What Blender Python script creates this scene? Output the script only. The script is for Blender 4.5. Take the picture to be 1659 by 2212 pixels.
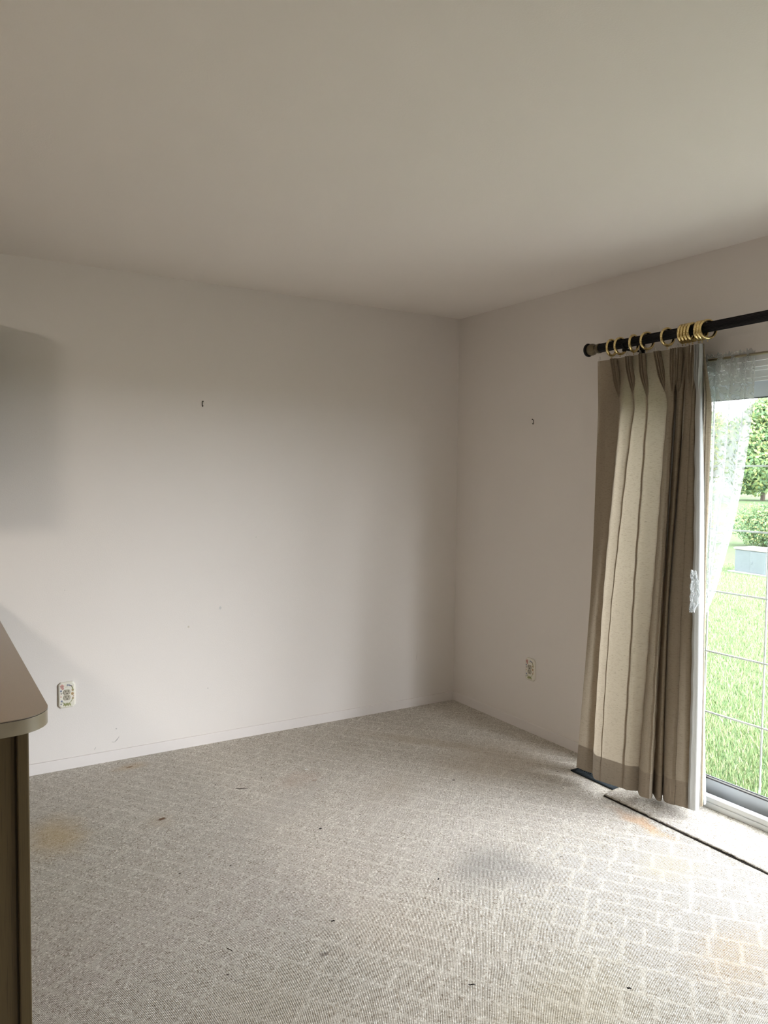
import bpy, bmesh, math, random
import numpy as np
from mathutils import Vector, Matrix, noise
random.seed(7); rng = np.random.default_rng(5)
for o in list(bpy.data.objects): bpy.data.objects.remove(o)
SC = bpy.context.scene; COL = SC.collection
PI = math.pi
CH = 2.44                      # ceiling height
FX, FY = -5.6, -5.9            # far side wall (kitchen side) and wall behind the camera

# ------------------------------------------------------------------ camera
cd = bpy.data.cameras.new('camera'); cam = bpy.data.objects.new('camera', cd); COL.objects.link(cam)
cd.sensor_fit = 'VERTICAL'; cd.sensor_height = 36; cd.lens = 1649.5/2212*36; cd.clip_end = 400
yaw, pitch, roll = .55198, .051244, .011481
F = Vector((math.sin(yaw)*math.cos(pitch), math.cos(yaw)*math.cos(pitch), -math.sin(pitch)))
R0 = Vector((math.cos(yaw), -math.sin(yaw), 0)); U0 = R0.cross(F)
R = R0*math.cos(roll)+U0*math.sin(roll); U = -R0*math.sin(roll)+U0*math.cos(roll)
m = Matrix((R, U, -F)).transposed().to_4x4(); m.translation = (-2.96255, -3.92568, 1.46321)
cam.matrix_world = m; SC.camera = cam
# ------------------------------------------------------------------ exposure, sky, lights
SC.view_settings.view_transform = 'Standard'; SC.view_settings.look = 'None'
SC.view_settings.gamma = 1; SC.view_settings.use_curve_mapping = False
SC.view_settings.exposure = 1.38
SC.cycles.adaptive_threshold = .03; SC.cycles.caustics_reflective = False; SC.cycles.caustics_refractive = False
SKY = 7.0
w = bpy.data.worlds.new('sky'); SC.world = w; w.use_nodes = True
bg = w.node_tree.nodes['Background']; bg.inputs[0].default_value = (.90, .945, 1, 1); bg.inputs[1].default_value = SKY
# overcast sky, brightest where the sun stands behind the cloud (over the -Y side of the garden)
_t = w.node_tree; _tc = _t.nodes.new('ShaderNodeTexCoord'); _d = _t.nodes.new('ShaderNodeVectorMath'); _d.operation = 'DOT_PRODUCT'
_sun = Vector((.39, -.91, .14)).normalized(); _d.inputs[1].default_value = _sun; _t.links.new(_tc.outputs['Generated'], _d.inputs[0])
_p = _t.nodes.new('ShaderNodeMath'); _p.operation = 'MAXIMUM'; _t.links.new(_d.outputs['Value'], _p.inputs[0]); _p.inputs[1].default_value = 0
_q = _t.nodes.new('ShaderNodeMath'); _q.operation = 'POWER'; _t.links.new(_p.outputs[0], _q.inputs[0]); _q.inputs[1].default_value = 4
_r = _t.nodes.new('ShaderNodeMath'); _r.operation = 'MULTIPLY_ADD'; _t.links.new(_q.outputs[0], _r.inputs[0]); _r.inputs[1].default_value = SKY*1.95; _r.inputs[2].default_value = SKY*.50
_t.links.new(_r.outputs[0], bg.inputs[1])
def portal(name, loc, rot, sx, sy):
    l = bpy.data.lights.new(name, 'AREA'); l.shape = 'RECTANGLE'; l.size = sx; l.size_y = sy
    l.cycles.is_portal = True
    o = bpy.data.objects.new(name, l); COL.objects.link(o); o.location = loc; o.rotation_euler = rot
portal('door_portal', (.17, -2.61, 1.0), (0, PI/2, 0), 2.0, 2.46)
KITCHEN_W = 22

# ------------------------------------------------------------------ helpers
class NT:
    def __init__(s, name, rough=.6, spec=.3):
        s.m = bpy.data.materials.new(name); s.m.use_nodes = True; s.t = s.m.node_tree
        s.b = s.t.nodes['Principled BSDF']; s.out = s.t.nodes['Material Output']
        s.b.inputs['Roughness'].default_value = rough; s.b.inputs['Specular IOR Level'].default_value = spec
    def n(s, typ, **kw):
        nd = s.t.nodes.new(typ)
        for k, v in kw.items():
            if k[0] == 'i' and k[1:].isdigit():
                i = int(k[1:])
                if hasattr(v, 'is_output') or isinstance(v, bpy.types.NodeSocket): s.t.links.new(v, nd.inputs[i])
                else: nd.inputs[i].default_value = v
            else: setattr(nd, k, v)
        return nd
    def link(s, a, b): s.t.links.new(a, b)
    def math(s, op, a, b=0., c=None, clamp=False):
        nd = s.n('ShaderNodeMath', operation=op, use_clamp=clamp)
        for i, v in enumerate((a, b, c)):
            if v is None: continue
            if isinstance(v, bpy.types.NodeSocket): s.link(v, nd.inputs[i])
            else: nd.inputs[i].default_value = v
        return nd.outputs[0]
    def vmath(s, op, a, b):
        nd = s.n('ShaderNodeVectorMath', operation=op)
        for i, v in enumerate((a, b)):
            if isinstance(v, bpy.types.NodeSocket): s.link(v, nd.inputs[i])
            else: nd.inputs[i].default_value = v
        return nd.outputs[0]
    def mix(s, fac, a, b, mode='MIX'):
        nd = s.n('ShaderNodeMix', data_type='RGBA', blend_type=mode)
        for i, v in ((0, fac), (6, a), (7, b)):
            if isinstance(v, bpy.types.NodeSocket): s.link(v, nd.inputs[i])
            else: nd.inputs[i].default_value = (*v, 1) if isinstance(v, tuple) and len(v) == 3 else v
        return nd.outputs[2]
    def pos(s): return s.n('ShaderNodeTexCoord').outputs['Object']
    def noise(s, vec, scale, detail=2, rough=.5, out=0):
        nd = s.n('ShaderNodeTexNoise'); nd.inputs['Scale'].default_value = scale
        nd.inputs['Detail'].default_value = detail; nd.inputs['Roughness'].default_value = rough
        s.link(vec, nd.inputs['Vector']); return nd.outputs[out]
    def mapping(s, vec, loc=(0, 0, 0), rot=(0, 0, 0), sc=(1, 1, 1), typ='POINT'):
        nd = s.n('ShaderNodeMapping', vector_type=typ); s.link(vec, nd.inputs[0])
        nd.inputs[1].default_value = loc; nd.inputs[2].default_value = rot; nd.inputs[3].default_value = sc
        return nd.outputs[0]
    def ramp(s, v, a, b, lo=0., hi=1.):
        nd = s.n('ShaderNodeMapRange', interpolation_type='SMOOTHSTEP'); s.link(v, nd.inputs[0])
        for i, q in enumerate((a, b, lo, hi)): nd.inputs[i+1].default_value = q
        return nd.outputs[0]
    def spot(s, vec, c, r, rot=0, soft=.5, plane='xy'):
        # soft edged elliptical mark of a stain at its own place
        if plane == 'xy': mp = s.mapping(vec, (c[0], c[1], 0), (0, 0, rot), (r[0], r[1], 1), 'TEXTURE')
        else: mp = s.mapping(vec, (c[0], 0, c[1]), (0, rot, 0), (r[0], 1, r[1]), 'TEXTURE')
        ln = s.n('ShaderNodeVectorMath', operation='LENGTH'); s.link(mp, ln.inputs[0])
        return s.ramp(ln.outputs['Value'], 1+soft*.3, 1-soft, 0, 1)
    def bump(s, h, strength=.3, dist=.01):
        nd = s.n('ShaderNodeBump'); nd.inputs['Strength'].default_value = strength
        nd.inputs['Distance'].default_value = dist; s.link(h, nd.inputs['Height'])
        s.link(nd.outputs[0], s.b.inputs['Normal']); return nd.outputs[0]
    def color(s, c):
        if isinstance(c, bpy.types.NodeSocket): s.link(c, s.b.inputs['Base Color'])
        else: s.b.inputs['Base Color'].default_value = (*c, 1)
        return s
def flat(name, c, rough=.5, metal=0, spec=.3, var=.06, vs=40):
    t = NT(name, rough, spec); t.b.inputs['Metallic'].default_value = metal
    n = t.noise(t.pos(), vs, 3)
    t.color(t.mix(n, tuple(x*(1-var) for x in c), tuple(min(1, x*(1+var)) for x in c))); return t.m

def obj(name, verts, faces, mat, parent=None, smooth=False, mats=None, mi=None):
    me = bpy.data.meshes.new(name); me.from_pydata(verts, [], faces); me.update()
    for q in (mats or [mat]): me.materials.append(q)
    if mi: me.polygons.foreach_set('material_index', mi)
    o = bpy.data.objects.new(name, me); COL.objects.link(o)
    if parent: o.parent = parent
    if smooth: me.polygons.foreach_set('use_smooth', [True]*len(me.polygons))
    return o
class MB:
    """collects shapes of one part and links them as one mesh"""
    def __init__(s): s.v = []; s.f = []; s.mi = []
    def add(s, v, f, mi=0):
        k = len(s.v); s.v += [tuple(q) for q in v]; s.f += [tuple(i+k for i in q) for q in f]; s.mi += [mi]*len(f); return s
    def box(s, a, b, mi=0):
        x0, y0, z0 = (min(a[i], b[i]) for i in range(3)); x1, y1, z1 = (max(a[i], b[i]) for i in range(3))
        return s.add([(x0,y0,z0),(x1,y0,z0),(x1,y1,z0),(x0,y1,z0),(x0,y0,z1),(x1,y0,z1),(x1,y1,z1),(x0,y1,z1)],
              [(0,3,2,1),(4,5,6,7),(0,1,5,4),(1,2,6,5),(2,3,7,6),(3,0,4,7)], mi)
    def tube(s, pts, r, n=12, mi=0, cap=True):
        pts = [Vector(p) for p in pts]; rs = r if isinstance(r, (list, tuple)) else [r]*len(pts)
        V = []; prev = None
        for i, p in enumerate(pts):
            d = (pts[min(i+1, len(pts)-1)]-pts[max(i-1, 0)]).normalized()
            if prev is None: a = d.orthogonal().normalized()
            else: a = (prev-d*prev.dot(d)).normalized()
            prev = a; b = d.cross(a)
            V += [p+(a*math.cos(t*2*PI/n)+b*math.sin(t*2*PI/n))*rs[i] for t in range(n)]
        Fc = [(i*n+t, i*n+(t+1) % n, (i+1)*n+(t+1) % n, (i+1)*n+t) for i in range(len(pts)-1) for t in range(n)]
        if cap: Fc += [tuple(range(n-1, -1, -1)), tuple((len(pts)-1)*n+t for t in range(n))]
        return s.add(V, Fc, mi)
    def lathe_y(s, c, prof, n=24, mi=0):
        # prof: (offset along y, radius)
        V = [(c[0]+r*math.cos(t*2*PI/n), c[1]+y, c[2]+r*math.sin(t*2*PI/n)) for y, r in prof for t in range(n)]
        Fc = [(i*n+t, i*n+(t+1) % n, (i+1)*n+(t+1) % n, (i+1)*n+t) for i in range(len(prof)-1) for t in range(n)]
        Fc += [tuple(range(n-1, -1, -1)), tuple((len(prof)-1)*n+t for t in range(n))]
        return s.add(V, Fc, mi)
    def prism(s, pts, z0, z1, mi=0):
        n = len(pts)
        V = [(x, y, z0) for x, y in pts]+[(x, y, z1) for x, y in pts]
        return s.add(V, [tuple(range(n-1, -1, -1)), tuple(range(n, 2*n))]+[(i, (i+1) % n, n+(i+1) % n, n+i) for i in range(n)], mi)
    def build(s, name, mat, parent=None, smooth=False, bevel=0, seg=2, mats=None):
        o = obj(name, s.v, s.f, mat, parent, False, mats, s.mi if mats else None)
        bm = bmesh.new(); bm.from_mesh(o.data); bmesh.ops.recalc_face_normals(bm, faces=bm.faces); bm.to_mesh(o.data); bm.free()
        if smooth:
            o.data.polygons.foreach_set('use_smooth', [True]*len(o.data.polygons))
            md = o.modifiers.new('ns', 'EDGE_SPLIT'); md.split_angle = math.radians(40)
        if bevel:
            md = o.modifiers.new('bv', 'BEVEL'); md.width = bevel; md.segments = seg; md.limit_method = 'ANGLE'
        return o
def tag(o, label, cat, group=None, kind=None):
    o['label'] = label; o['category'] = cat
    if group: o['group'] = group
    if kind: o['kind'] = kind
    return o
def struct(o): o['kind'] = 'structure'; return o
def empty(name, loc=(0, 0, 0), rot=(0, 0, 0)):
    o = bpy.data.objects.new(name, None); COL.objects.link(o); o.location = loc; o.rotation_euler = rot; o.empty_display_size = .1; return o
def copy_tree(o, parent=None):
    c = o.copy(); COL.objects.link(c); c.parent = parent
    for ch in list(o.children): copy_tree(ch, c)
    return c

# ------------------------------------------------------------------ materials
def wall_mat(name, c, marks=False):
    t = NT(name, .62, .25); P = t.pos()
    n1 = t.noise(P, 1.3, 4); col = t.mix(n1, tuple(x*.975 for x in c), tuple(min(1, x*1.02) for x in c))
    if marks:
        sv = t.vmath('SCALE', t.noise(P, 90, 2, out=1), (0, 0, 0)); sv.node.inputs['Scale'].default_value = .006
        wv = t.vmath('SUBTRACT', t.vmath('ADD', P, sv), (.003, .003, .003))
        for (x, z), (rx, rz), a, cc, s in [
            ((-2.113, .103), (.016, .0022), -.75, (.22, .2, .19), .75), ((-2.128, .094), (.014, .0012), .1, (.25, .24, .23), .6),
            ((-2.105, .112), (.012, .0012), -1.0, (.25, .24, .23), .6), ((-2.218, .077), (.009, .0013), -1.1, (.2, .18, .17), .7),
            ((-1.571, .728), (.008, .010), 0, (.42, .44, .44), .5), ((-.292, .314), (.0016, .03), .12, (.4, .38, .35), .6),
            ((-1.745, .642), (.006, .006), 0, (.5, .44, .33), .7), ((-1.368, 1.103), (.0025, .003), 0, (.3, .28, .26), .5),
            ((-2.351, .879), (.0022, .0022), 0, (.3, .25, .22), .7), ((-2.115, .16), (.004, .004), 0, (.35, .33, .3), .6),
            ((-1.64, .30), (.004, .004), 0, (.45, .42, .4), .7)]:
            m_ = t.spot(wv, (x, z), (rx, rz), a, .6, 'xz')
            col = t.mix(t.math('MULTIPLY', m_, s), col, cc)
    t.color(col)
    h = t.math('ADD', t.noise(P, 180, 2), t.math('MULTIPLY', t.noise(P, 6, 2), 1.5))
    t.bump(h, .12, .003); return t.m
M_wall = wall_mat('painted_plaster', (.77, .72, .68))
M_wallb = wall_mat('painted_plaster_scuffed', (.77, .72, .68), True)
M_ceil = wall_mat('ceiling_paint', (.86, .80, .75))
M_trim = flat('white_trim_paint', (.77, .72, .69), .45, 0, .3, .03, 8)
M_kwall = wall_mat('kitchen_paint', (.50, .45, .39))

def carpet_mat():
    t = NT('berber_carpet', .95, .08); P = t.pos()
    wob = t.vmath('SCALE', t.noise(P, 45, 2, out=1), (0, 0, 0)); wob.node.inputs['Scale'].default_value = .014
    Pw = t.vmath('ADD', P, wob)
    ROT = math.radians(45)
    # blocks of ribbed loops framed by smooth bands
    pv = t.mapping(Pw, (0, 0, 0), (0, 0, math.radians(53)), (1, 1, 1))
    def brick(bw, rh, ms, off, sq, sf, shift=(0, 0, 0)):
        br = t.n('ShaderNodeTexBrick', offset=off, offset_frequency=2, squash=sq, squash_frequency=sf)
        t.link(t.vmath('ADD', pv, shift), br.inputs['Vector']); br.inputs['Scale'].default_value = 1
        br.inputs['Mortar Size'].default_value = ms; br.inputs['Mortar Smooth'].default_value = .9
        br.inputs['Brick Width'].default_value = bw; br.inputs['Row Height'].default_value = rh
        return br.outputs['Fac']
    vc = t.n('ShaderNodeTexVoronoi', feature='F1', distance='CHEBYCHEV'); t.link(pv, vc.inputs['Vector']); vc.inputs['Scale'].default_value = 5.5
    vcs = t.n('ShaderNodeSeparateColor'); t.link(vc.outputs['Color'], vcs.inputs[0])
    sel = t.ramp(vcs.outputs[0], .52, .54, 0, 1)
    mA = brick(.135, .125, .014, .5, .7, 3); mB = brick(.195, .072, .013, .37, 1.4, 2, (.05, .03, 0))
    mort = t.math('ADD', t.math('MULTIPLY', mA, t.math('SUBTRACT', 1, sel)), t.math('MULTIPLY', mB, sel))
    # ribs run along azimuth 39 degrees (between the walls), loops along each rib
    az = math.radians(39)
    wr = t.vmath('SCALE', t.noise(P, 5, 2, out=1), (0, 0, 0)); wr.node.inputs['Scale'].default_value = .012
    rv = t.mapping(t.vmath('ADD', P, wr), (0, 0, 0), (0, 0, az), (1, 1, 1))
    sx = t.n('ShaderNodeSeparateXYZ'); t.link(rv, sx.inputs[0])
    rib = t.math('SINE', t.math('MULTIPLY', sx.outputs[0], 2*PI/.0047))
    ph = t.math('MULTIPLY', t.noise(t.mapping(rv, sc=(212, 10, 1)), 1, 1), 9)
    loop = t.math('SINE', t.math('ADD', t.math('MULTIPLY', sx.outputs[1], 2*PI/.006), ph))
    ribh = t.math('ADD', t.math('MULTIPLY', t.math('ADD', rib, 1), .5), t.math('MULTIPLY', loop, .32))
    fine = t.noise(P, 320, 2, .6); med = t.noise(P, 120, 2, .6)
    ribm = t.math('SUBTRACT', 1, mort)
    h = t.math('ADD', t.math('MULTIPLY', ribh, t.math('ADD', t.math('MULTIPLY', ribm, .45), .13)),
               t.math('ADD', t.math('MULTIPLY', med, .95), t.math('ADD', t.math('MULTIPLY', fine, .45), t.math('MULTIPLY', mort, .44))))
    t.bump(h, .75, .0022)
    big = t.noise(P, 1.1, 3)
    col = t.mix(big, (.46, .42, .36), (.57, .53, .47))
    col = t.mix(t.math('MULTIPLY', mort, .30), col, (.68, .64, .57))
    # yarn flecks; dark ones and streaks also paint in shade between the loops
    vo = t.n('ShaderNodeTexVoronoi', feature='F1'); t.link(t.mapping(rv, sc=(230, 170, 1)), vo.inputs['Vector']); vo.inputs['Scale'].default_value = 1
    hs = t.n('ShaderNodeSeparateColor'); t.link(vo.outputs['Color'], hs.inputs[0])
    col = t.mix(t.ramp(hs.outputs[0], .76, .95, 0, .6), col, (.22, .17, .12))
    col = t.mix(t.ramp(hs.outputs[1], .72, .95, 0, .55), col, (.88, .84, .77))
    yr = t.noise(t.mapping(rv, sc=(212, 18, 1)), 1, 2); col = t.mix(t.ramp(yr, .55, .75, 0, .3), col, (.42, .35, .28))
    # stains with shapes of their own
    sw = t.vmath('SCALE', t.noise(P, 7, 3, out=1), (0, 0, 0)); sw.node.inputs['Scale'].default_value = .12
    off = t.vmath('SUBTRACT', sw, (.06, .06, .06)); Ps = t.vmath('ADD', P, off)
    for c, r, a, cc, s, so in [
        ((-.37, -1.84), (.045, .20), 0, (.60, .33, .15), .55, .9), ((-.57, -2.11), (.17, .12), .5, (.62, .51, .33), .45, .8),
        ((-.82, -2.57), (.24, .15), .3, (.60, .41, .26), .42, .9), ((-.62, -2.78), (.2, .14), .3, (.6, .42, .25), .4, .9),
        ((-1.16, -1.76), (.22, .17), .2, (.25, .24, .225), .6, .95), ((-1.05, -1.88), (.12, .1), 0, (.25, .24, .23), .35, .9),
        ((-2.5, -.70), (.13, .2), 0, (.50, .36, .17), .55, .9), ((-2.10, -.77), (.10, .08), 0, (.50, .43, .34), .5, .9),
        ((-2.08, -.12), (.10, .05), 0, (.50, .38, .24), .5, .9), ((-1.42, -.68), (.13, .09), .4, (.48, .36, .29), .3, .9),
        ((-1.08, -.98), (.24, .14), .6, (.42, .37, .30), .4, .9), ((-.6, -.55), (.5, .07), -.9, (.40, .33, .24), .45, .9),
        ((-.45, -.95), (.4, .3), 0, (.45, .37, .28), .45, .9), ((-1.7, -1.9), (.3, .2), 0, (.50, .42, .35), .2, .9),
        ((-1.5, -2.5), (.4, .2), .3, (.52, .45, .30), .3, .9), ((-1.62, -.9), (.4, .12), .5, (.44, .41, .37), .35, .9),
        ((-2.2, -2.1), (.3, .25), .5, (.50, .45, .37), .4, .9)]:
        mk = t.spot(Ps, c, r, a, so); col = t.mix(t.math('MULTIPLY', mk, s), col, cc)
    for c, r, cc, s in [((-2.096, -.763), (.022, .013), (.16, .09, .05), .95), ((-2.078, -.117), (.02, .012), (.25, .16, .1), .8),
        ((-1.924, -1.921), (.018, .012), (.12, .09, .08), .6), ((-1.36, -.72), (.02, .012), (.3, .2, .14), .5)]:
        sw2 = t.vmath('SCALE', t.noise(P, 60, 2, out=1), (0, 0, 0)); sw2.node.inputs['Scale'].default_value = .02
        P2 = t.vmath('SUBTRACT', t.vmath('ADD', P, sw2), (.01, .01, .01))
        col = t.mix(t.math('MULTIPLY', t.spot(P2, c, r, .3, .5), s), col, cc)
    # tiny crumbs trodden into the pile
    v2 = t.n('ShaderNodeTexVoronoi', feature='F1'); t.link(P, v2.inputs['Vector']); v2.inputs['Scale'].default_value = 7
    col = t.mix(t.ramp(v2.outputs['Distance'], .035, .018, 0, .85), col, (.05, .035, .03))
    t.color(col); return t.m
M_carpet = carpet_mat()

# ------------------------------------------------------------------ room shell
T = .15
DY0, DY1, DZ = -1.39, -3.83, 1.965       # sliding door opening in the right wall
def slab(name, a, b, mat): return struct(MB().box(a, b).build(name, mat))
# carpeted floor with the gentle waves of a stretched old carpet
def floor():
    vc, vr = .105, (.0,)
    xs = np.unique(np.concatenate([np.linspace(FX, -3.2, 13), np.linspace(-3.2, -.32, 97), [-.305]]))
    ys = np.unique(np.concatenate([np.linspace(FY, -3.4, 11), np.linspace(-3.4, -1.56, 62), [-1.545], np.linspace(-1.52, 0, 51)]))
    def hz(x, y): return .004*noise.noise(Vector((x*1.7, y*1.7, 3))) - .004 if x < -.33 and y < -.06 and x > FX+.1 else 0
    V = [(x, y, hz(x, y)) for y in ys for x in xs]; n = len(xs)
    Fc = [(j*n+i, j*n+i+1, (j+1)*n+i+1, (j+1)*n+i) for j in range(len(ys)-1) for i in range(n-1)]
    k = len(V)
    V += [(-.305, -1.545, 0), (0, -1.545, 0), (0, 0, 0), (-.305, 0, 0)]
    Fc += [(k, k+1, k+2, k+3)]
    o = obj('floor', V, Fc, M_carpet, None, True); return struct(o)
# the register sits in a cut in the carpet: floor pieces leave it covered by the vent itself
floor()
slab('trim_1', (FX-T, FY-T, -.25), (T+.02, T, -.03), flat('subfloor_wood', (.30, .2, .12), .8))
slab('ceiling', (FX-T, FY-T, CH), (T, T, CH+.12), M_ceil)
slab('wall_back', (FX-T, 0, -.03), (T, T, CH), M_wallb)
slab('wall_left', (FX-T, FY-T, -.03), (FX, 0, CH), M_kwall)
def holed_wall_x(name, x0, x1, y0, y1, hy0, hy1, hz0, hz1, mat):
    mb = MB().box((x0, y0, -.03), (x1, hy0, CH)).box((x0, hy1, -.03), (x1, y1, CH)).box((x0, hy0, hz1), (x1, hy1, CH))
    if hz0 > 0: mb.box((x0, hy0, -.03), (x1, hy1, hz0))
    o = mb.build(name, mat); bm = bmesh.new(); bm.from_mesh(o.data); bmesh.ops.remove_doubles(bm, verts=bm.verts, dist=1e-4); bm.to_mesh(o.data); bm.free()
    return struct(o)
holed_wall_x('wall_right', 0, T, FY, 0, DY1, DY0, 0, DZ, M_wall)
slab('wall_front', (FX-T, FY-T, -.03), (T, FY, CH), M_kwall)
M_vinyl = flat('white_vinyl', (.78, .80, .80), .35, 0, .4, .02, 6)
# baseboards, painted with the wall; ceiling joint bead
struct(MB().box((FX, 0, -.01), (-.0, -.009, .054)).build('baseboard_back', M_trim, bevel=.002))
struct(MB().box((0, -.009, -.01), (-.009, DY0+.0, .054)).build('baseboard_right', M_trim, bevel=.002))

# ------------------------------------------------------------------ sliding door
M_track = flat('dark_track', (.10, .10, .11), .5, 0, .3)
M_rail = flat('sash_vinyl', (.66, .71, .76), .35, 0, .4, .03, 9)
def glass_mat():
    t = NT('window_glass'); g = t.n('ShaderNodeBsdfGlossy'); g.inputs['Roughness'].default_value = .02
    tr = t.n('ShaderNodeBsdfTransparent'); tr.inputs[0].default_value = (.955, .96, .96, 1)
    fr = t.n('ShaderNodeFresnel'); fr.inputs[0].default_value = 1.35
    mx = t.n('ShaderNodeMixShader'); gi = t.n('ShaderNodeNewGeometry'); t.link(t.math('MULTIPLY', fr.outputs[0], t.math('SUBTRACT', 1, gi.outputs['Backfacing'])), mx.inputs[0]); t.link(tr.outputs[0], mx.inputs[1]); t.link(g.outputs[0], mx.inputs[2])
    t.link(mx.outputs[0], t.out.inputs[0]); return t.m
M_glass = glass_mat()
def sliding_door():
    d = struct(empty('door_1', (.07, (DY0+DY1)/2, 0)))
    def P(mb, n, m_, **k):
        o = mb.build(n, m_, None, **k); o.parent = d; o.matrix_parent_inverse = Matrix.Translation(d.location).inverted(); return o
    # outer frame: head with stepped grooves, jambs, sill with two steps
    hd = MB()
    hd.box((.0, DY0, DZ), (.14, DY1, DZ-.022)).box((.012, DY0, DZ-.022), (.14, DY1, DZ-.045)).box((.03, DY0, DZ-.045), (.14, DY1, DZ-.058)).box((.045, DY0, DZ-.058), (.14, DY1, DZ-.085)).box((.052, DY0, DZ-.085), (.06, DY1, DZ-.10))
    P(hd, 'frame_head', M_vinyl, bevel=.0015)
    jb = MB().box((0, DY0, 0), (.14, DY0-.04, DZ)).box((0, DY1, 0), (.14, DY1+.04, DZ)); P(jb, 'jamb', M_vinyl, bevel=.002)
    sl = MB().box((-.004, DY0, -.01), (.03, DY1, .029)).box((.001, DY0, .029), (.03, DY1, .0315)).box((-.001, DY0, .0315), (.034, DY1, .053)).box((.034, DY0, -.02), (.15, DY1, .012))
    P(sl, 'sill', M_vinyl, bevel=.0015)
    tr = MB()
    for x, z in ((.0405, .0480), (.052, .0435), (.064, .038)): tr.box((x, DY0, .012), (x+.004, DY1, z))
    P(tr, 'track', M_track)
    # two sashes with their glass and the grid of white muntins between the panes
    def sash(y0, y1, x, n):
        s = struct(None) if False else None
        fm = MB().box((x, y0, .018), (x+.032, y0-.055, DZ-.088)).box((x, y1, .018), (x+.032, y1+.055, DZ-.088)).box((x, y0-.055, .018), (x+.032, y1+.055, .098)).box((x, y0-.055, DZ-.165), (x+.032, y1+.055, DZ-.088))
        so = P(fm, 'sash', M_rail, bevel=.002)
        gk = MB(); gx = x+.004
        for a, b in (((x-.0015, y0-.055, .098), (gx, y1+.055, .103)), ((x-.0015, y0-.055, .110), (gx, y1+.055, .114)), ((x-.0015, y0-.055, DZ-.169), (gx, y1+.055, DZ-.165))): gk.box(a, b)
        gko = gk.build('gasket', M_track); gko.parent = so
        bd = MB().box((x, y0-.055, .103), (gx+.002, y1+.055, .110)).build('glazing_bead', M_vinyl); bd.parent = so
        gl = MB().box((x+.012, y0-.054, .1), (x+.016, y1+.054, DZ-.166)).build('glass', M_glass); gl.parent = so
        zs = [1.511, 1.228, .948, .671, .393]
        for z in zs:
            mo = MB().box((x+.020, y0-.054, z-.0037), (x+.026, y1+.054, z+.0037)).build('muntin', M_munt); mo.parent = so
        for k in range(1, n):
            yy = y0-.055+(y1-y0+.11)*k/n
            mo = MB().box((x+.021, yy-.003, .11), (x+.027, yy+.003, DZ-.168)).build('muntin', M_munt); mo.parent = so
        for ch in so.children: ch.matrix_parent_inverse = so.matrix_parent_inverse.copy() if False else Matrix.Translation(d.location).inverted()@Matrix.Identity(4) if False else ch.matrix_parent_inverse
        return so
    sash(DY0-.04, -2.66, .078, 4); sash(-2.61, DY1+.04, .112, 4)
    return d
M_munt = flat('green_white_muntin', (.82, .88, .82), .4, 0, .3, .02)
door = sliding_door()
bpy.context.view_layer.update()

# ------------------------------------------------------------------ curtain
def fabric(name, c, trans, slub=True, c2=None):
    t = NT(name, .9, .1); P = t.pos()
    wv = t.noise(t.mapping(P, sc=(40, 40, 420)), 1, 3, .6); fine = t.noise(t.mapping(P, sc=(900, 900, 900)), 1, 1)
    sl = t.noise(t.mapping(P, sc=(55, 55, 900)), 1, 2, .7)
    col = t.mix(wv, tuple(x*.93 for x in c), tuple(min(1, x*1.05) for x in c))
    if slub: col = t.mix(t.ramp(sl, .58, .68, 0, .8), col, tuple(x*.42 for x in c))
    df = t.n('ShaderNodeBsdfDiffuse'); t.link(col, df.inputs[0]); tl = t.n('ShaderNodeBsdfTranslucent'); t.link(col, tl.inputs[0])
    bp = t.n('ShaderNodeBump'); bp.inputs['Strength'].default_value = .25; bp.inputs['Distance'].default_value = .002
    t.link(t.math('ADD', wv, fine), bp.inputs['Height']); t.link(bp.outputs[0], df.inputs['Normal'])
    mx = t.n('ShaderNodeMixShader'); mx.inputs[0].default_value = trans
    t.link(df.outputs[0], mx.inputs[1]); t.link(tl.outputs[0], mx.inputs[2]); t.link(mx.outputs[0], t.out.inputs[0]); return t.m
M_fab = fabric('beige_slub_fabric', (.42, .35, .265), .42)
M_hem = fabric('doubled_hem_fabric', (.33, .275, .215), .10)
M_lin = fabric('pale_lining', (.60, .60, .585), .35, False)
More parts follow.
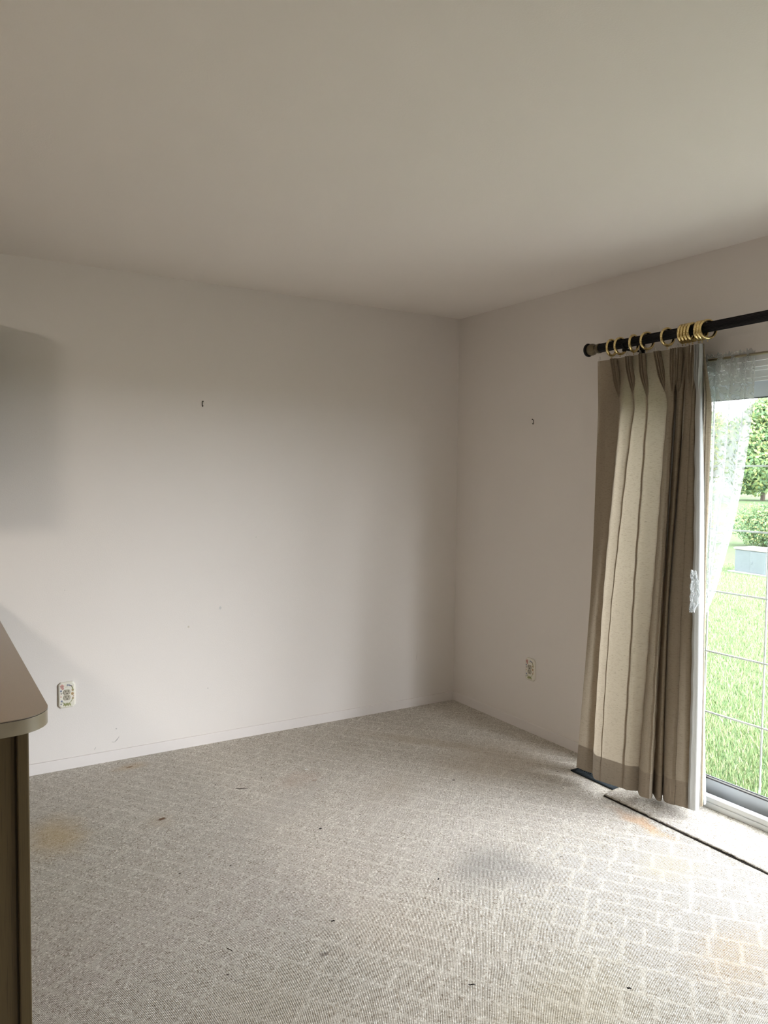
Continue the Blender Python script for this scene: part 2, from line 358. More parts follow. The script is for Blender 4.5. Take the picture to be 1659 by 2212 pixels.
KN = [
[(-0.11,-1.266,2.018),(-0.12,-1.286,1.793),(-0.19,-1.33,0.852),(-0.265,-1.342,0.056)],
[(-0.105,-1.311,2.019),(-0.15,-1.372,1.786),(-0.205,-1.39,0.862),(-0.26,-1.397,0.055)],
[(-0.12,-1.379,2.017),(-0.14,-1.441,1.782),(-0.19,-1.417,0.865),(-0.238,-1.423,0.05)],
[(-0.1,-1.412,2.021),(-0.165,-1.496,1.777),(-0.235,-1.46,0.875),(-0.285,-1.472,0.048)],
[(-0.12,-1.467,2.018),(-0.14,-1.528,1.776),(-0.225,-1.501,0.881),(-0.28,-1.507,0.05)],
[(-0.1,-1.469,2.022),(-0.165,-1.557,1.773),(-0.245,-1.521,0.885),(-0.292,-1.521,0.056)],
[(-0.12,-1.542,2.019),(-0.15,-1.606,1.77),(-0.225,-1.623,0.899),(-0.255,-1.615,0.05)],
[(-0.1,-1.548,2.023),(-0.155,-1.626,1.769),(-0.235,-1.649,0.904),(-0.265,-1.648,0.055)],
[(-0.12,-1.626,2.02),(-0.12,-1.692,1.766),(-0.17,-1.684,0.904),(-0.205,-1.663,0.048)],
[(-0.1,-1.659,2.024),(-0.165,-1.73,1.761),(-0.235,-1.738,0.917),(-0.268,-1.719,0.055)],
[(-0.12,-1.716,2.021),(-0.155,-1.741,1.761),(-0.23,-1.766,0.921),(-0.252,-1.754,0.055)],
[(-0.11,-1.718,2.023),(-0.14,-1.741,1.762),(-0.2,-1.756,0.917),(-0.226,-1.755,0.045)],
[(-0.09,-1.71,2.027),(-0.06,-1.689,1.77),(-0.06,-1.652,0.89),(-0.09,-1.65,0.045)],
[(-0.12,-1.742,2.021),(-0.13,-1.75,1.762),(-0.175,-1.746,0.914),(-0.17,-1.718,0.045)],
[(-0.1,-1.741,2.025),(-0.14,-1.767,1.76),(-0.2,-1.778,0.92),(-0.208,-1.763,0.04)],
[(-0.1,-1.755,2.025),(-0.13,-1.776,1.76),(-0.185,-1.778,0.919),(-0.197,-1.783,0.039)],
[(-0.1,-1.774,2.026),(-0.1,-1.758,1.763),(-0.12,-1.73,0.907),(-0.13,-1.734,0.045)],
[(-0.1,-1.783,2.026),(-0.14,-1.795,1.758),(-0.19,-1.789,0.921),(-0.2,-1.793,0.042)],
[(-0.12,-1.81,2.022),(-0.15,-1.826,1.756),(-0.19,-1.84,0.929),(-0.187,-1.835,0.044)],
[(-0.11,-1.816,2.024),(-0.14,-1.845,1.755),(-0.18,-1.887,0.935),(-0.182,-1.885,0.05)],
[(-0.1,-1.815,2.026),(-0.115,-1.832,1.757),(-0.145,-1.871,0.93),(-0.156,-1.884,0.038)],
[(-0.12,-1.839,2.022),(-0.14,-1.852,1.755),(-0.18,-1.898,0.937),(-0.17,-1.899,0.046)],
[(-0.11,-1.841,2.024),(-0.145,-1.872,1.753),(-0.185,-1.926,0.942),(-0.179,-1.933,0.052)],
[(-0.1,-1.84,2.026),(-0.12,-1.869,1.755),(-0.15,-1.923,0.938),(-0.16,-1.939,0.052)],
[(-0.095,-1.839,2.027),(-0.09,-1.852,1.757),(-0.1,-1.89,0.929),(-0.11,-1.908,0.04)],
[(-0.1,-1.844,2.026),(-0.1,-1.881,1.755),(-0.12,-1.906,0.933),(-0.125,-1.929,0.058)],
[(-0.095,-1.845,2.027),(-0.085,-1.888,1.755),(-0.105,-1.898,0.931),(-0.11,-1.925,0.056)],
]
PLEATS = {2, 4, 6, 8, 10, 13, 18, 21}
def knot_at(K, z):
    """position of a fold line at height z, smooth from heading to hem"""
    t, a, m_, b = K
    if z >= a[2]:
        u = (t[2]-z)/(t[2]-a[2]); u = max(0, u); s = u*u*(3-2*u)*.5+u*.5
        return t[0]+(a[0]-t[0])*s, t[1]+(a[1]-t[1])*s
    def lag(i):
        za, zm, zb = a[2], m_[2], b[2]
        la = (z-zm)*(z-zb)/((za-zm)*(za-zb)); lm = (z-za)*(z-zb)/((zm-za)*(zm-zb)); lb = (z-za)*(z-zm)/((zb-za)*(zb-zm))
        q = a[i]*la+m_[i]*lm+b[i]*lb
        ln = np.interp(z, [zb, zm, za], [b[i], m_[i], a[i]])
        return .5*q+.5*ln
    return lag(0), lag(1)
def curtain():
    root = empty('drape_panel', (-.18, -1.6, .04))
    tag(root, 'beige pinch-pleated drape panel hanging on brass rings beside the sliding door', 'curtain')
    NR = 72
    rows = []; zf = np.linspace(0, 1, NR)
    for r in range(NR):
        f = zf[r]; pts = []
        for k, K in enumerate(KN):
            z = K[0][2]+(K[3][2]-K[0][2])*f
            x, y = knot_at(K, z)
            if k in PLEATS:
                d = z-1.80; amp = max(0., min(1., (z-1.80)/.12)); amp = amp*amp*(3-2*amp)
                wob = .0015*math.sin(z*40+k)
                for j in range(19):
                    sgn = [0, .6, 1, .9, .1, -.22][j % 6]
                    yy = y+(j-9)*(.0007+.0013*amp)+wob
                    pts.append((x-(.024*sgn-.006)*amp, yy, z))
            else: pts.append((x, y, z))
        # rounded folds
        for _ in range(2):
            q = [pts[0]]
            for i in range(len(pts)-1):
                a, b = Vector(pts[i]), Vector(pts[i+1]); q += [tuple(a.lerp(b, .22)), tuple(a.lerp(b, .78))]
            q.append(pts[-1]); pts = q
        # gentle cloth ripple
        n = len(pts)
        pts = [(x+.0035*noise.noise(Vector((y*14, z*1.6, 1)))*min(1, (2.05-z)*4), y+.003*noise.noise(Vector((y*10, z*1.3, 9))), z) for x, y, z in pts]
        # flat spans sag a little between the pleats along the top
        if True:
            pts = [(x, y, z) for x, y, z in pts]
        rows.append(pts)
    n = len(rows[0])
    # index where the pale lining turns to the front
    kn = 0; idx = []
    tot = sum(19 if k in PLEATS else 1 for k in range(len(KN)))
    c = 0
    for k in range(len(KN)):
        c += 19 if k in PLEATS else 1
        if k == 20: lin0 = c
        if k == 24: lin1 = c
    lin0 = int(lin0/tot*n)+1; lin1 = int(lin1/tot*n)-1
    top = KN[0][0][2]
    def sheet(name, r0, r1, c0, c1, mat, parent, thick=.0012):
        V = [rows[r][c] for r in range(r0, r1+1) for c in range(c0, c1+1)]; w_ = c1-c0+1
        Fc = [(i*w_+j, i*w_+j+1, (i+1)*w_+j+1, (i+1)*w_+j) for i in range(r1-r0) for j in range(w_-1)]
        o = obj(name, V, Fc, mat, parent, True); o.matrix_parent_inverse = Matrix.Translation(parent_loc).inverted()
        return o
    parent_loc = root.location
    hr = NR-1-4
    sheet('face_fabric', 0, hr, 0, lin0, M_fab, root)
    sheet('hem', hr, NR-1, 0, lin0, M_hem, root)
    l = sheet('lining', 0, NR-1, lin0, lin1, M_lin, root); l['label'] = 'pale lining turned to the front'
    sheet('turned_edge', 0, NR-1, lin1, n-1, M_fab, root)
    # the cloth stacked up behind the front folds
    def inner(ks, yc, zt):
        V = []; NZ = 24
        for r in range(NZ):
            z = zt-(zt-.06)*r/(NZ-1); q = np.interp(z, [.06, .9, 1.8, 2.0], [1, 1, .8, .2]); qy = np.interp(z, [.9, 1.8, 2.0], [1, .9, .6])
            for x, y in ks: V.append((-.088+(x+.088)*q, yc+(y-yc)*qy, z))
        w_ = len(ks); Fc = [(i*w_+j, i*w_+j+1, (i+1)*w_+j+1, (i+1)*w_+j) for i in range(NZ-1) for j in range(w_-1)]
        o = obj('inner_folds', V, Fc, M_hem, root, True); o.matrix_parent_inverse = Matrix.Translation(parent_loc).inverted()
    inner([(-.055, -1.70), (-.16, -1.715), (-.06, -1.735), (-.15, -1.75), (-.06, -1.765), (-.15, -1.785), (-.055, -1.80), (-.145, -1.815), (-.06, -1.83), (-.14, -1.85), (-.06, -1.87), (-.13, -1.885)], -1.77, 1.99)
    inner([(-.10, -1.33), (-.14, -1.36), (-.09, -1.39), (-.15, -1.42), (-.09, -1.45), (-.14, -1.475), (-.10, -1.485)], -1.40, 1.99)
    # metal drapery pins standing out of the heading
    for y, z in ((-1.291, 2.03), (-1.365, 2.03), (-1.458, 2.03), (-1.532, 2.03), (-1.616, 2.03), (-1.70, 2.03), (-1.735, 2.032), (-1.805, 2.03), (-1.835, 2.03)):
        mb = MB(); mb.tube([(-.128, y, 1.99), (-.128, y, z-.004), (-.124, y, z+.006), (-.118, y, z+.004), (-.116, y, z-.008)], .0011, 6)
        o = mb.build('drapery_pin', M_steel, root); o.matrix_parent_inverse = Matrix.Translation(parent_loc).inverted()
M_steel = flat('bright_steel', (.55, .53, .48), .35, 1)
curtain()

# ------------------------------------------------------------------ rod and rings
M_black = flat('black_rod_enamel', (.006, .005, .006), .5, 0, .25, .1, 60)
M_bronze = flat('antique_bronze', (.16, .13, .085), .42, .8, .4, .12, 50)
def brass_mat():
    t = NT('polished_brass', .22, .5); t.b.inputs['Metallic'].default_value = 1
    t.color((.78, .62, .30)); n = t.noise(t.pos(), 90, 2); t.link(t.ramp(n, .3, .7, .15, .3), t.b.inputs['Roughness']); return t.m
M_brass = brass_mat()
RX, RZ0, RZ1 = -.12, 2.0775, 2.093
def rodz(y): return RZ0+(RZ1-RZ0)*(-y-1.25)/(2.2-1.25)
def rod():
    r = empty('curtain_rod', (RX, -1.25, rodz(-1.25)))
    tag(r, 'black reeded curtain rod with bronze finial crossing above the sliding door', 'curtain rod')
    n = 96
    V = []; ys = (-1.265, -4.05)
    for y in ys:
        for k in range(n):
            a = 2*PI*k/n; q = .0205+.0009*math.cos(a*24); V.append((q*math.cos(a), y+1.25, q*math.sin(a)+rodz(y)-rodz(-1.25)))
    Fc = [(k, (k+1) % n, n+(k+1) % n, n+k) for k in range(n)]+[tuple(range(n)), tuple(range(2*n-1, n-1, -1))]
    obj('rod', V, Fc, M_black, r)
    f = MB().lathe_y((0, 0, 0), [(-.040, .0205), (-.038, .0235), (-.028, .0235), (-.024, .0215), (-.014, .0205), (-.006, .023), (.002, .0275), (.012, .029), (.020, .028), (.026, .0255), (.030, .0245)]).build('finial', M_bronze, r, smooth=True)
    c = MB().lathe_y((0, 0, 0), [(.029, .026), (.031, .031), (.036, .033), (.041, .031), (.043, .026)]).build('end_cap', M_black, f, smooth=True)
    for y in (-1.445, -2.65, -3.85):
        b = MB().box((.118, y+1.25-.014, -.05), (.112, y+1.25+.014, .04)).box((.112, y+1.25-.005, -.030), (-.002, y+1.25+.005, -.022)).tube([(-.024*math.cos(t), y+1.25, .002-.024*math.sin(t)) for t in np.linspace(.1, PI-.1, 9)], .004, 6).box((-.016, y+1.25-.006, -.036), (-.002, y+1.25+.006, -.022))
        b.build('bracket', M_black, r, bevel=.001)
    r.location = (RX, -1.25, rodz(-1.25))
rod()
def ring_proto():
    r = empty('curtain_ring', (RX, 0, 0))
    n, k = 48, 12; V = []; Rm, rm = .0366, .0060
    for i in range(n):
        a = 2*PI*i/n
        for j in range(k):
            b = 2*PI*j/k; V.append(((Rm+rm*math.cos(b))*math.cos(a), 1.15*rm*math.sin(b), (Rm+rm*math.cos(b))*math.sin(a)))
    Fc = [(i*k+j, i*k+(j+1) % k, ((i+1) % n)*k+(j+1) % k, ((i+1) % n)*k+j) for i in range(n) for j in range(k)]
    obj('hoop', V, Fc, M_brass, r, True)
    e = MB().tube([(0, 0, -Rm-.003), (0, 0, -Rm-.008), (.003, 0, -Rm-.011), (0, 0, -Rm-.015), (-.003, 0, -Rm-.011), (0, 0, -Rm-.008)], .0011, 6)
    e.build('eyelet', M_brass, r, smooth=True); return r
ringp = ring_proto(); ordn = ['nearest the bronze finial', 'second from the finial', 'third from the finial', 'fourth from the finial', 'fifth from the finial, standing alone',
    'first of the bunched rings', 'second of the bunched rings', 'third of the bunched rings', 'fourth of the bunched rings', 'first of the last pair of bunched rings', 'second of the last pair of bunched rings', 'last, tilted behind the drape edge']
tilts = [.1, -.06, .16, .02, -.12, .12, .1, .06, .0, .12, .1, -.35]
for i, y in enumerate([-1.361, -1.414, -1.493, -1.568, -1.678, -1.757, -1.773, -1.790, -1.808, -1.838, -1.853, -1.880]):
    o = ringp if i == 0 else copy_tree(ringp)
    o.location = (RX, y, rodz(y)-.0086); o.rotation_euler = (0, 0, tilts[i])
    if i == 3: o.rotation_euler = (0, 0, -.15)
    tag(o, 'brass curtain ring on the black rod, '+ordn[i], 'curtain ring', 'brass rings on the curtain rod')

# ------------------------------------------------------------------ lace curtain
def lace_mat():
    t = NT('white_lace'); P = t.pos()
    wp = t.vmath('SCALE', t.noise(P, 24, 1, out=1), (0, 0, 0)); wp.node.inputs['Scale'].default_value = .05
    Q = t.vmath('ADD', P, wp)
    v = t.n('ShaderNodeTexVoronoi', feature='DISTANCE_TO_EDGE'); t.link(t.mapping(Q, sc=(0, 1, .7)), v.inputs['Vector']); v.inputs['Scale'].default_value = 52
    line = t.ramp(v.outputs['Distance'], .05, .13, 1, 0)
    w_ = t.n('ShaderNodeTexWave', wave_type='RINGS'); t.link(t.mapping(Q, sc=(0, 1, 1)), w_.inputs['Vector']); w_.inputs['Scale'].default_value = 14; w_.inputs['Distortion'].default_value = 6; w_.inputs['Detail'].default_value = 0
    sw = t.ramp(w_.outputs['Fac'], .62, .8, 0, 1)
    pat = t.math('MAXIMUM', line, sw)
    fine = t.noise(t.mapping(P, sc=(1, 1, 1)), 900, 1)
    dens = t.math('ADD', t.math('MULTIPLY', pat, .44), .34, clamp=True)
    dens = t.math('ADD', dens, t.math('MULTIPLY', t.math('SUBTRACT', fine, .5), .12), clamp=True)
    df = t.n('ShaderNodeBsdfDiffuse'); df.inputs[0].default_value = (.88, .89, .87, 1); tl = t.n('ShaderNodeBsdfTranslucent'); tl.inputs[0].default_value = (.30, .315, .325, 1)
    a = t.n('ShaderNodeMixShader'); a.inputs[0].default_value = .5; t.link(df.outputs[0], a.inputs[1]); t.link(tl.outputs[0], a.inputs[2])
    tr = t.n('ShaderNodeBsdfTransparent'); mx = t.n('ShaderNodeMixShader'); t.link(dens, mx.inputs[0]); t.link(tr.outputs[0], mx.inputs[1]); t.link(a.outputs[0], mx.inputs[2])
    t.link(mx.outputs[0], t.out.inputs[0]); return t.m
M_lace = lace_mat()
def lace():
    r = empty('lace_curtain', (-.03, -1.85, 1.95))
    tag(r, 'white lace curtain gathered on a thin brass rod and pulled back over the door glass', 'lace curtain')
    inv = Matrix.Translation(r.location).inverted()
    zt = [0.03, .7, .84, .968, 1.231, 1.425, 1.77, 1.95, 1.985]; yr = [-1.885, -1.845, -1.84, -1.89, -1.955, -1.99, -2.03, -2.035, -2.035]
    yl = [-1.80, -1.78, -1.77, -1.75, -1.68, -1.64, -1.60, -1.58, -1.58]
    zs = np.concatenate([np.linspace(.03, 1.9, 90), np.linspace(1.905, 1.985, 14)]); C = 150; V = []
    for z in zs:
        a, b = np.interp(z, zt, yl), np.interp(z, zt, yr)
        amp = np.interp(z, [0, .7, .84, 1.0, 1.6, 1.9, 1.985], [.014, .010, .008, .014, .022, .012, .005])
        for c in range(C+1):
            s = c/C; f = s+.012*math.sin(s*31+z)
            y = a+(b-a)*s
            x = -.032+amp*math.sin(f*2*PI*7+.7*math.sin(z*1.1))+(.0035*math.sin(s*430)*np.interp(z, [1.8, 1.92, 1.985], [0, 1, 1.3]))
            zz = z+(.006*math.sin(s*170)+.004*math.sin(s*61) if z > 1.97 else 0)
            V.append((x, y, zz))
    W_ = C+1; Fc = [(i*W_+j, i*W_+j+1, (i+1)*W_+j+1, (i+1)*W_+j) for i in range(len(zs)-1) for j in range(C)]
    o = obj('lace_panel', V, Fc, M_lace, r, True); o.matrix_parent_inverse = inv
    # ruffled tieback bunched against the drape lining
    V = []; C2 = 60
    for i in range(15):
        z = .90+.17*i/14; wd = .012+.012*math.sin(i/14*PI)
        for c in range(C2+1):
            s = c/C2; V.append((-.205-.006*math.sin(s*PI)-.004*math.sin(s*47+i*.9), -1.898-wd*2.0*s+.003*math.sin(i*1.7), z+.004*math.sin(s*33+i)))
    W_ = C2+1; Fc = [(i*W_+j, i*W_+j+1, (i+1)*W_+j+1, (i+1)*W_+j) for i in range(14) for j in range(C2)]
    o = obj('tieback_ruffle', V, Fc, M_lace, r, True); o.matrix_parent_inverse = inv
lace()
M_dbrass = flat('dull_brass', (.34, .30, .21), .35, 1)
rb = empty('sheer_rod', (-.032, -2.6, 1.962)); tag(rb, 'thin brass rod carrying the lace curtain across the door head', 'curtain rod')
MB().tube([(0, 1.2, 0), (0, -1.2, .01)], .0058, 12).build('rod', M_dbrass, rb, smooth=True)
MB().tube([(0, 1.2, 0), (.032, 1.2, 0)], .0058, 10).build('rod_end', M_brass, rb, smooth=True); MB().tube([(0, -1.2, .01), (.032, -1.2, .01)], .0058, 10).build('rod_end', M_brass, rb, smooth=True)

# ------------------------------------------------------------------ carpet strip by the door, seam and floor register
def strip():
    xs = np.linspace(-.3015, -.002, 26); ys = np.linspace(-1.552, -3.95, 200); V = []
    rj = random.Random(3)
    jag = [.0042*noise.noise(Vector((y*34, 0, 0)))+.0022*rj.uniform(-1, 1) for y in ys]
    for j, y in enumerate(ys):
        lift = .030*math.exp(-((y+1.66)/.16)**2)
        for i, x in enumerate(xs):
            u = i/25
            z = .0035+lift*(math.sin(PI*min(1, u*1.15))*(1-u*.5)*.9+.06)+.003*noise.noise(Vector((x*6, y*4, 2)))
            xx = x+(jag[j] if i == 0 else 0)
            V.append((xx, y, z))
    n = 26; Fc = [(j*n+i, j*n+i+1, (j+1)*n+i+1, (j+1)*n+i) for j in range(len(ys)-1) for i in range(n-1)]
    o = obj('carpet_strip', V, Fc, M_carpet, None, True); md = o.modifiers.new('t', 'SOLIDIFY'); md.thickness = .003; md.offset = -1
    return tag(o, 'loose strip of cream carpet along the sliding door sill, buckled at its far end', 'carpet')
strip()
M_gap = flat('dark_gap_fill', (.035, .03, .028), .95, 0, .05)  # dark strip filling the gap between carpet and loose strip
V = []; Fc = []; ys = np.linspace(-1.55, -3.95, 200)
for y in ys:
    a = .0018*noise.noise(Vector((y*30, 5, 0))); wd = .0012+.0016*abs(noise.noise(Vector((y*18, 9, 0))))
    V += [(-.3055-wd/2+a, y, .0008), (-.3055+wd/2+a+.0030, y, .0012)]
Fc = [(2*i, 2*i+1, 2*i+3, 2*i+2) for i in range(len(ys)-1)]
gap = obj('trim_2', V, Fc, M_gap); md = gap.modifiers.new('t', 'SOLIDIFY'); md.thickness = .002; struct(gap)
M_vent = flat('dark_green_steel', (.012, .018, .022), .7, 0, .2, .1, 60)
M_hole = flat('vent_interior', (.01, .01, .012), .9)
v = empty('floor_register', (-.165, -1.40, 0)); tag(v, 'dark steel floor heating register half hidden under the drape hem', 'vent')
L, Wd = .285, .105
fr = MB().box((-Wd/2, -L/2, -.002), (-Wd/2+.012, L/2, .006)).box((Wd/2-.012, -L/2, -.002), (Wd/2, L/2, .006)).box((-Wd/2, -L/2, -.002), (Wd/2, -L/2+.014, .006)).box((-Wd/2, L/2-.014, -.002), (Wd/2, L/2, .006)).box((-.003, -L/2, -.001), (.003, L/2, .005))
fr.build('frame', M_vent, v, bevel=.001)
MB().box((-Wd/2+.01, -L/2+.01, -.002), (Wd/2-.01, L/2-.01, .0012)).build('damper', M_hole, v)
for k in range(21):
    y = -L/2+.02+k*(L-.04)/20
    MB().add([(-Wd/2+.011, y-.001, .0012), (Wd/2-.011, y-.001, .0012), (Wd/2-.011, y+.002, .0052), (-Wd/2+.011, y+.002, .0052),
              (-Wd/2+.011, y+.001, .0012), (Wd/2-.011, y+.001, .0012), (Wd/2-.011, y+.0036, .0052), (-Wd/2+.011, y+.0036, .0052)],
             [(0,1,2,3),(7,6,5,4),(0,4,5,1),(3,2,6,7),(0,3,7,4),(1,5,6,2)]).build('louver', M_vent, v)

# ------------------------------------------------------------------ peninsula
def wood_mat():
    t = NT('honey_oak', .45, .4); P = t.pos()
    g = t.noise(t.mapping(P, sc=(60, 60, 2.2)), 1, 4, .6); p2 = t.noise(t.mapping(P, sc=(420, 420, 9)), 1, 2, .5)
    col = t.mix(g, (.080, .054, .021), (.115, .080, .034)); col = t.mix(t.ramp(p2, .55, .7, 0, .5), col, (.045, .027, .012))
    t.color(col); t.bump(p2, .15, .001); return t.m
M_oak = wood_mat()
def cabinet():
    c = empty('peninsula_cabinet', (-3.03, -1.0, 0))
    tag(c, 'honey oak peninsula base cabinet standing on the carpet at the left', 'cabinet')
    def B(a, b, n, m_=M_oak, bv=.0012, par=c):
        o = MB().box((a[0]+3.03, a[1]+1.0, a[2]), (b[0]+3.03, b[1]+1.0, b[2])).build(n, m_, par, bevel=bv); return o
    B((-3.32, -1.985, 0), (-2.752, -.012, .876), 'body')
    B((-2.770, -2.0, 0), (-2.744, -1.93, .876), 'corner_stile', bv=.003)
    B((-3.32, -1.992, .0), (-2.774, -1.985, .876), 'end_panel')
    B((-2.752, -1.93, 0), (-2.746, -.012, .876), 'back_panel')
    B((-2.746, -1.93, 0), (-2.738, -.012, .07), 'base_trim')
cabinet()
def laminate():
    t = NT('brown_laminate', .2, .45); P = t.pos(); n = t.noise(P, 400, 2)
    t.color(t.mix(n, (.245, .19, .14), (.29, .225, .165))); t.bump(t.noise(P, 9, 2), .03, .002); return t.m
def edge_mat():
    t = NT('beige_edge_band', .28, .5); P = t.pos()
    col = t.mix(t.noise(P, 30, 2), (.25, .205, .14), (.29, .245, .175))
    t.color(col); return t.m
ct = empty('countertop', (-3.03, -1.05, .876)); tag(ct, 'brown laminate countertop with a rounded corner and beige edge', 'countertop')
def outline(inset=0):
    pts = [(-3.36, 0), (-3.36, -2.135)]
    # gently bowed end, large radius corner
    P0, P1 = Vector((-3.36, -2.135)), Vector((-2.82, -2.108))
    for s in np.linspace(.1, 1, 8):
        p_ = P0.lerp(P1, s); pts.append((p_.x, p_.y-.012*math.sin(s*PI)))
    cx, cy, r = -2.706-.085, -2.02, .085
    for a in np.linspace(-PI/2+.08, 0, 14): pts.append((cx+r*math.cos(a), cy+r*math.sin(a)))
    pts += [(-2.706, -.9), (-2.706, 0)]
    return [((x+3.03)*(1)-(inset if x > -3.3 else 0)*0, (y+1.05)) for x, y in pts]
OP = outline()
def inset(pts, d):
    q = []; n = len(pts)
    for i, p_ in enumerate(pts):
        a, b = Vector(pts[i-1]), Vector(pts[(i+1) % n]); t_ = (b-a).normalized(); q.append((p_[0]-t_.y*d, p_[1]+t_.x*d))
    return q
OPi = inset(OP, .0012)
MB().prism(OP, .002, .0345).build('edge_band', edge_mat(), ct, smooth=True)
MB().prism(OPi, .0345, .0362).build('edge_seam', flat('dark_seam', (.03, .02, .015), .6), ct)
MB().prism(OP, .0362, .038).build('laminate_top', laminate(), ct)
# wall cabinet over the peninsula, out of frame to the left
hc = empty('hanging_cabinet', (-3.12, 0, 1.37)); tag(hc, 'oak wall cabinet hanging above the peninsula counter', 'cabinet')
MB().box((-.455, -.305, 0), (.455, -.001, .76)).build('body', M_oak, hc, bevel=.002)
MB().box((-.45, -.324, .01), (-.005, -.305, .75)).build('door', M_oak, hc, bevel=.003)
MB().box((.005, -.324, .01), (.45, -.305, .75)).build('door', M_oak, hc, bevel=.003)
# kitchen ceiling fixture
kl = empty('ceiling_light', (-4.2, -1.9, CH)); tag(kl, 'white box ceiling light over the kitchen floor', 'ceiling light')
M_em = NT('lit_diffuser'); M_em.b.inputs['Emission Color'].default_value = (1, .92, .82, 1); M_em.b.inputs['Emission Strength'].default_value = KITCHEN_W
MB().box((-.15, -.31, -.03), (.15, .31, 0)).build('frame', M_vinyl, kl, bevel=.003)
MB().box((-.13, -.29, -.06), (.13, .29, -.03)).build('diffuser', M_em.m, kl, bevel=.01)

# ------------------------------------------------------------------ outlets
M_cer = flat('cream_ceramic', (.80, .76, .66), .25, 0, .5, .03, 30)
M_ivory = flat('ivory_plastic', (.46, .42, .33), .4, 0, .4)
M_slot = flat('socket_slot', (.02, .015, .01), .8)
paints = [flat('painted_pink', (.62, .30, .26), .4), flat('painted_blue', (.22, .25, .36), .4), flat('painted_green', (.30, .32, .12), .4),
          flat('painted_ochre', (.50, .33, .16), .4), flat('painted_grey', (.25, .23, .22), .4)]
def outlet_proto():
    """built facing -Y, centre at origin"""
    r = empty('outlet', (0, 0, 0)); w_, h_, cc = .0395, .064, .012
    def oct(w1, h1, c1): return [(-w1+c1, -h1), (w1-c1, -h1), (w1, -h1+c1), (w1, h1-c1), (w1-c1, h1), (-w1+c1, h1), (-w1, h1-c1), (-w1, -h1+c1)]
    A, B_, C_ = oct(w_, h_, cc), oct(w_-.001, h_-.001, cc), oct(w_-.006, h_-.006, cc*.8)
    V = [(x, 0, z) for x, z in A]+[(x, -.007, z) for x, z in B_]+[(x, -.010, z) for x, z in C_]
    Fc = [tuple(range(7, -1, -1)), tuple(range(16, 24))]+[(k*8+i, k*8+(i+1) % 8, (k+1)*8+(i+1) % 8, (k+1)*8+i) for k in range(2) for i in range(8)]
    mb = MB().add(V, Fc); mb.build('plate', M_cer, r, bevel=.0012)
    # painted sprigs and blossoms on the plate
    mf = MB(); rr = random.Random(4); yy = -.0104
    def disc(x, z, q, mi, sx=1., n=8, rot=0):
        nonlocal yy; yy -= .000004
        P_ = [(x+q*sx*math.cos(t*2*PI/n)*math.cos(rot)-q*math.sin(t*2*PI/n)*math.sin(rot), z+q*sx*math.cos(t*2*PI/n)*math.sin(rot)+q*math.sin(t*2*PI/n)*math.cos(rot)) for t in range(n)]
        mf.add([(a, yy, b) for a, b in P_]+[(a, -.0100, b) for a, b in P_], [tuple(range(n))]+[(i, (i+1) % n, n+(i+1) % n, n+i) for i in range(n)], mi)
    def flower(x, z, q, mi, n=5):
        for k in range(n): disc(x+q*math.cos(k*2*PI/n+.3), z+q*math.sin(k*2*PI/n+.3), q*.62, mi)
        disc(x, z, q*.45, 4)
    flower(-.022, .044, .0062, 0); flower(-.019, .033, .0038, 0); flower(-.027, .022, .0032, 1); flower(-.025, .010, .003, 4, 3)
    flower(.025, .004, .0045, 3, 6); flower(.003, .049, .0028, 1, 4); flower(.011, .047, .003, 1, 4); flower(-.027, -.006, .0024, 0, 4)
    flower(-.024, -.028, .0034, 1, 5); flower(-.027, -.042, .0024, 1, 4); flower(.027, -.018, .003, 3, 5); flower(.026, .022, .0035, 3, 5); flower(.030, -.008, .002, 0, 4)
    for t_ in np.linspace(0, 1, 9): disc(.017+.012*t_, .045-.002*t_-.018*t_**2*1.2, .0022, 4 if t_ < .5 else 2, 1.6, 6, -t_*1.5)
    for k in range(9):
        x = -.014+k*.0037; disc(x, -.046+.003*math.sin(k*2.1), .0016, 2, 5.0, 6, PI/2+(k-4)*.07)
    for k in range(6): disc(-.019+k*.002, -.034-k*.0026, .0011, 2, 3.5, 6, PI/2+.7)
    for k in range(6): disc(.017+k*.002, -.036+k*.003, .0011, 2, 3.5, 6, .9)
    for k in range(14): disc(rr.uniform(-.03, .03), rr.choice([rr.uniform(.034, .052), rr.uniform(-.05, -.034)]), .0011, rr.choice([1, 4, 2, 0]))
    mf.build('painted_flowers', None, r, mats=paints)
    for zc in (.0145, -.0125):
        pts = []
        for t_ in range(28):
            a = t_*2*PI/28; x, z = .0165*math.cos(a), .0165*math.sin(a); z = max(-.0128, min(.0128, z)); pts.append((x, z+zc))
        V = [(x, -.0098, z) for x, z in pts]+[(x*.97, -.0123, (z-zc)*.97+zc) for x, z in pts]; n = 28
        sk = MB().add(V, [tuple(range(n-1, -1, -1)), tuple(range(n, 2*n))]+[(i, (i+1) % n, n+(i+1) % n, n+i) for i in range(n)]).build('socket', M_ivory, r, bevel=.0005)
        sl = MB().box((-.0068, -.0128, zc+.0005), (-.0048, -.0121, zc+.0085)).box((.0048, -.0128, zc+.0015), (.0066, -.0121, zc+.0080)).tube([(0, -.0128, zc-.0062), (0, -.0121, zc-.0062)], .0028, 10)
        sl.build('slots', M_slot, sk)
    MB().tube([(0, -.0100, .001), (0, -.0118, .001)], .0022, 10).build('screw', M_steel, r, bevel=.0003)
    return r
o1 = outlet_proto(); o1.location = (-2.347, -.0002, .368)
tag(o1, 'flower-painted ceramic outlet plate low on the wall beside the countertop', 'outlet')
o2 = copy_tree(o1); o2.location = (-.0002, -.724, .36); o2.rotation_euler = (0, 0, PI/2)
tag(o2, 'flower-painted ceramic outlet plate on the wall between corner and drape', 'outlet')
o2.rotation_euler = (0, 0, -PI/2)

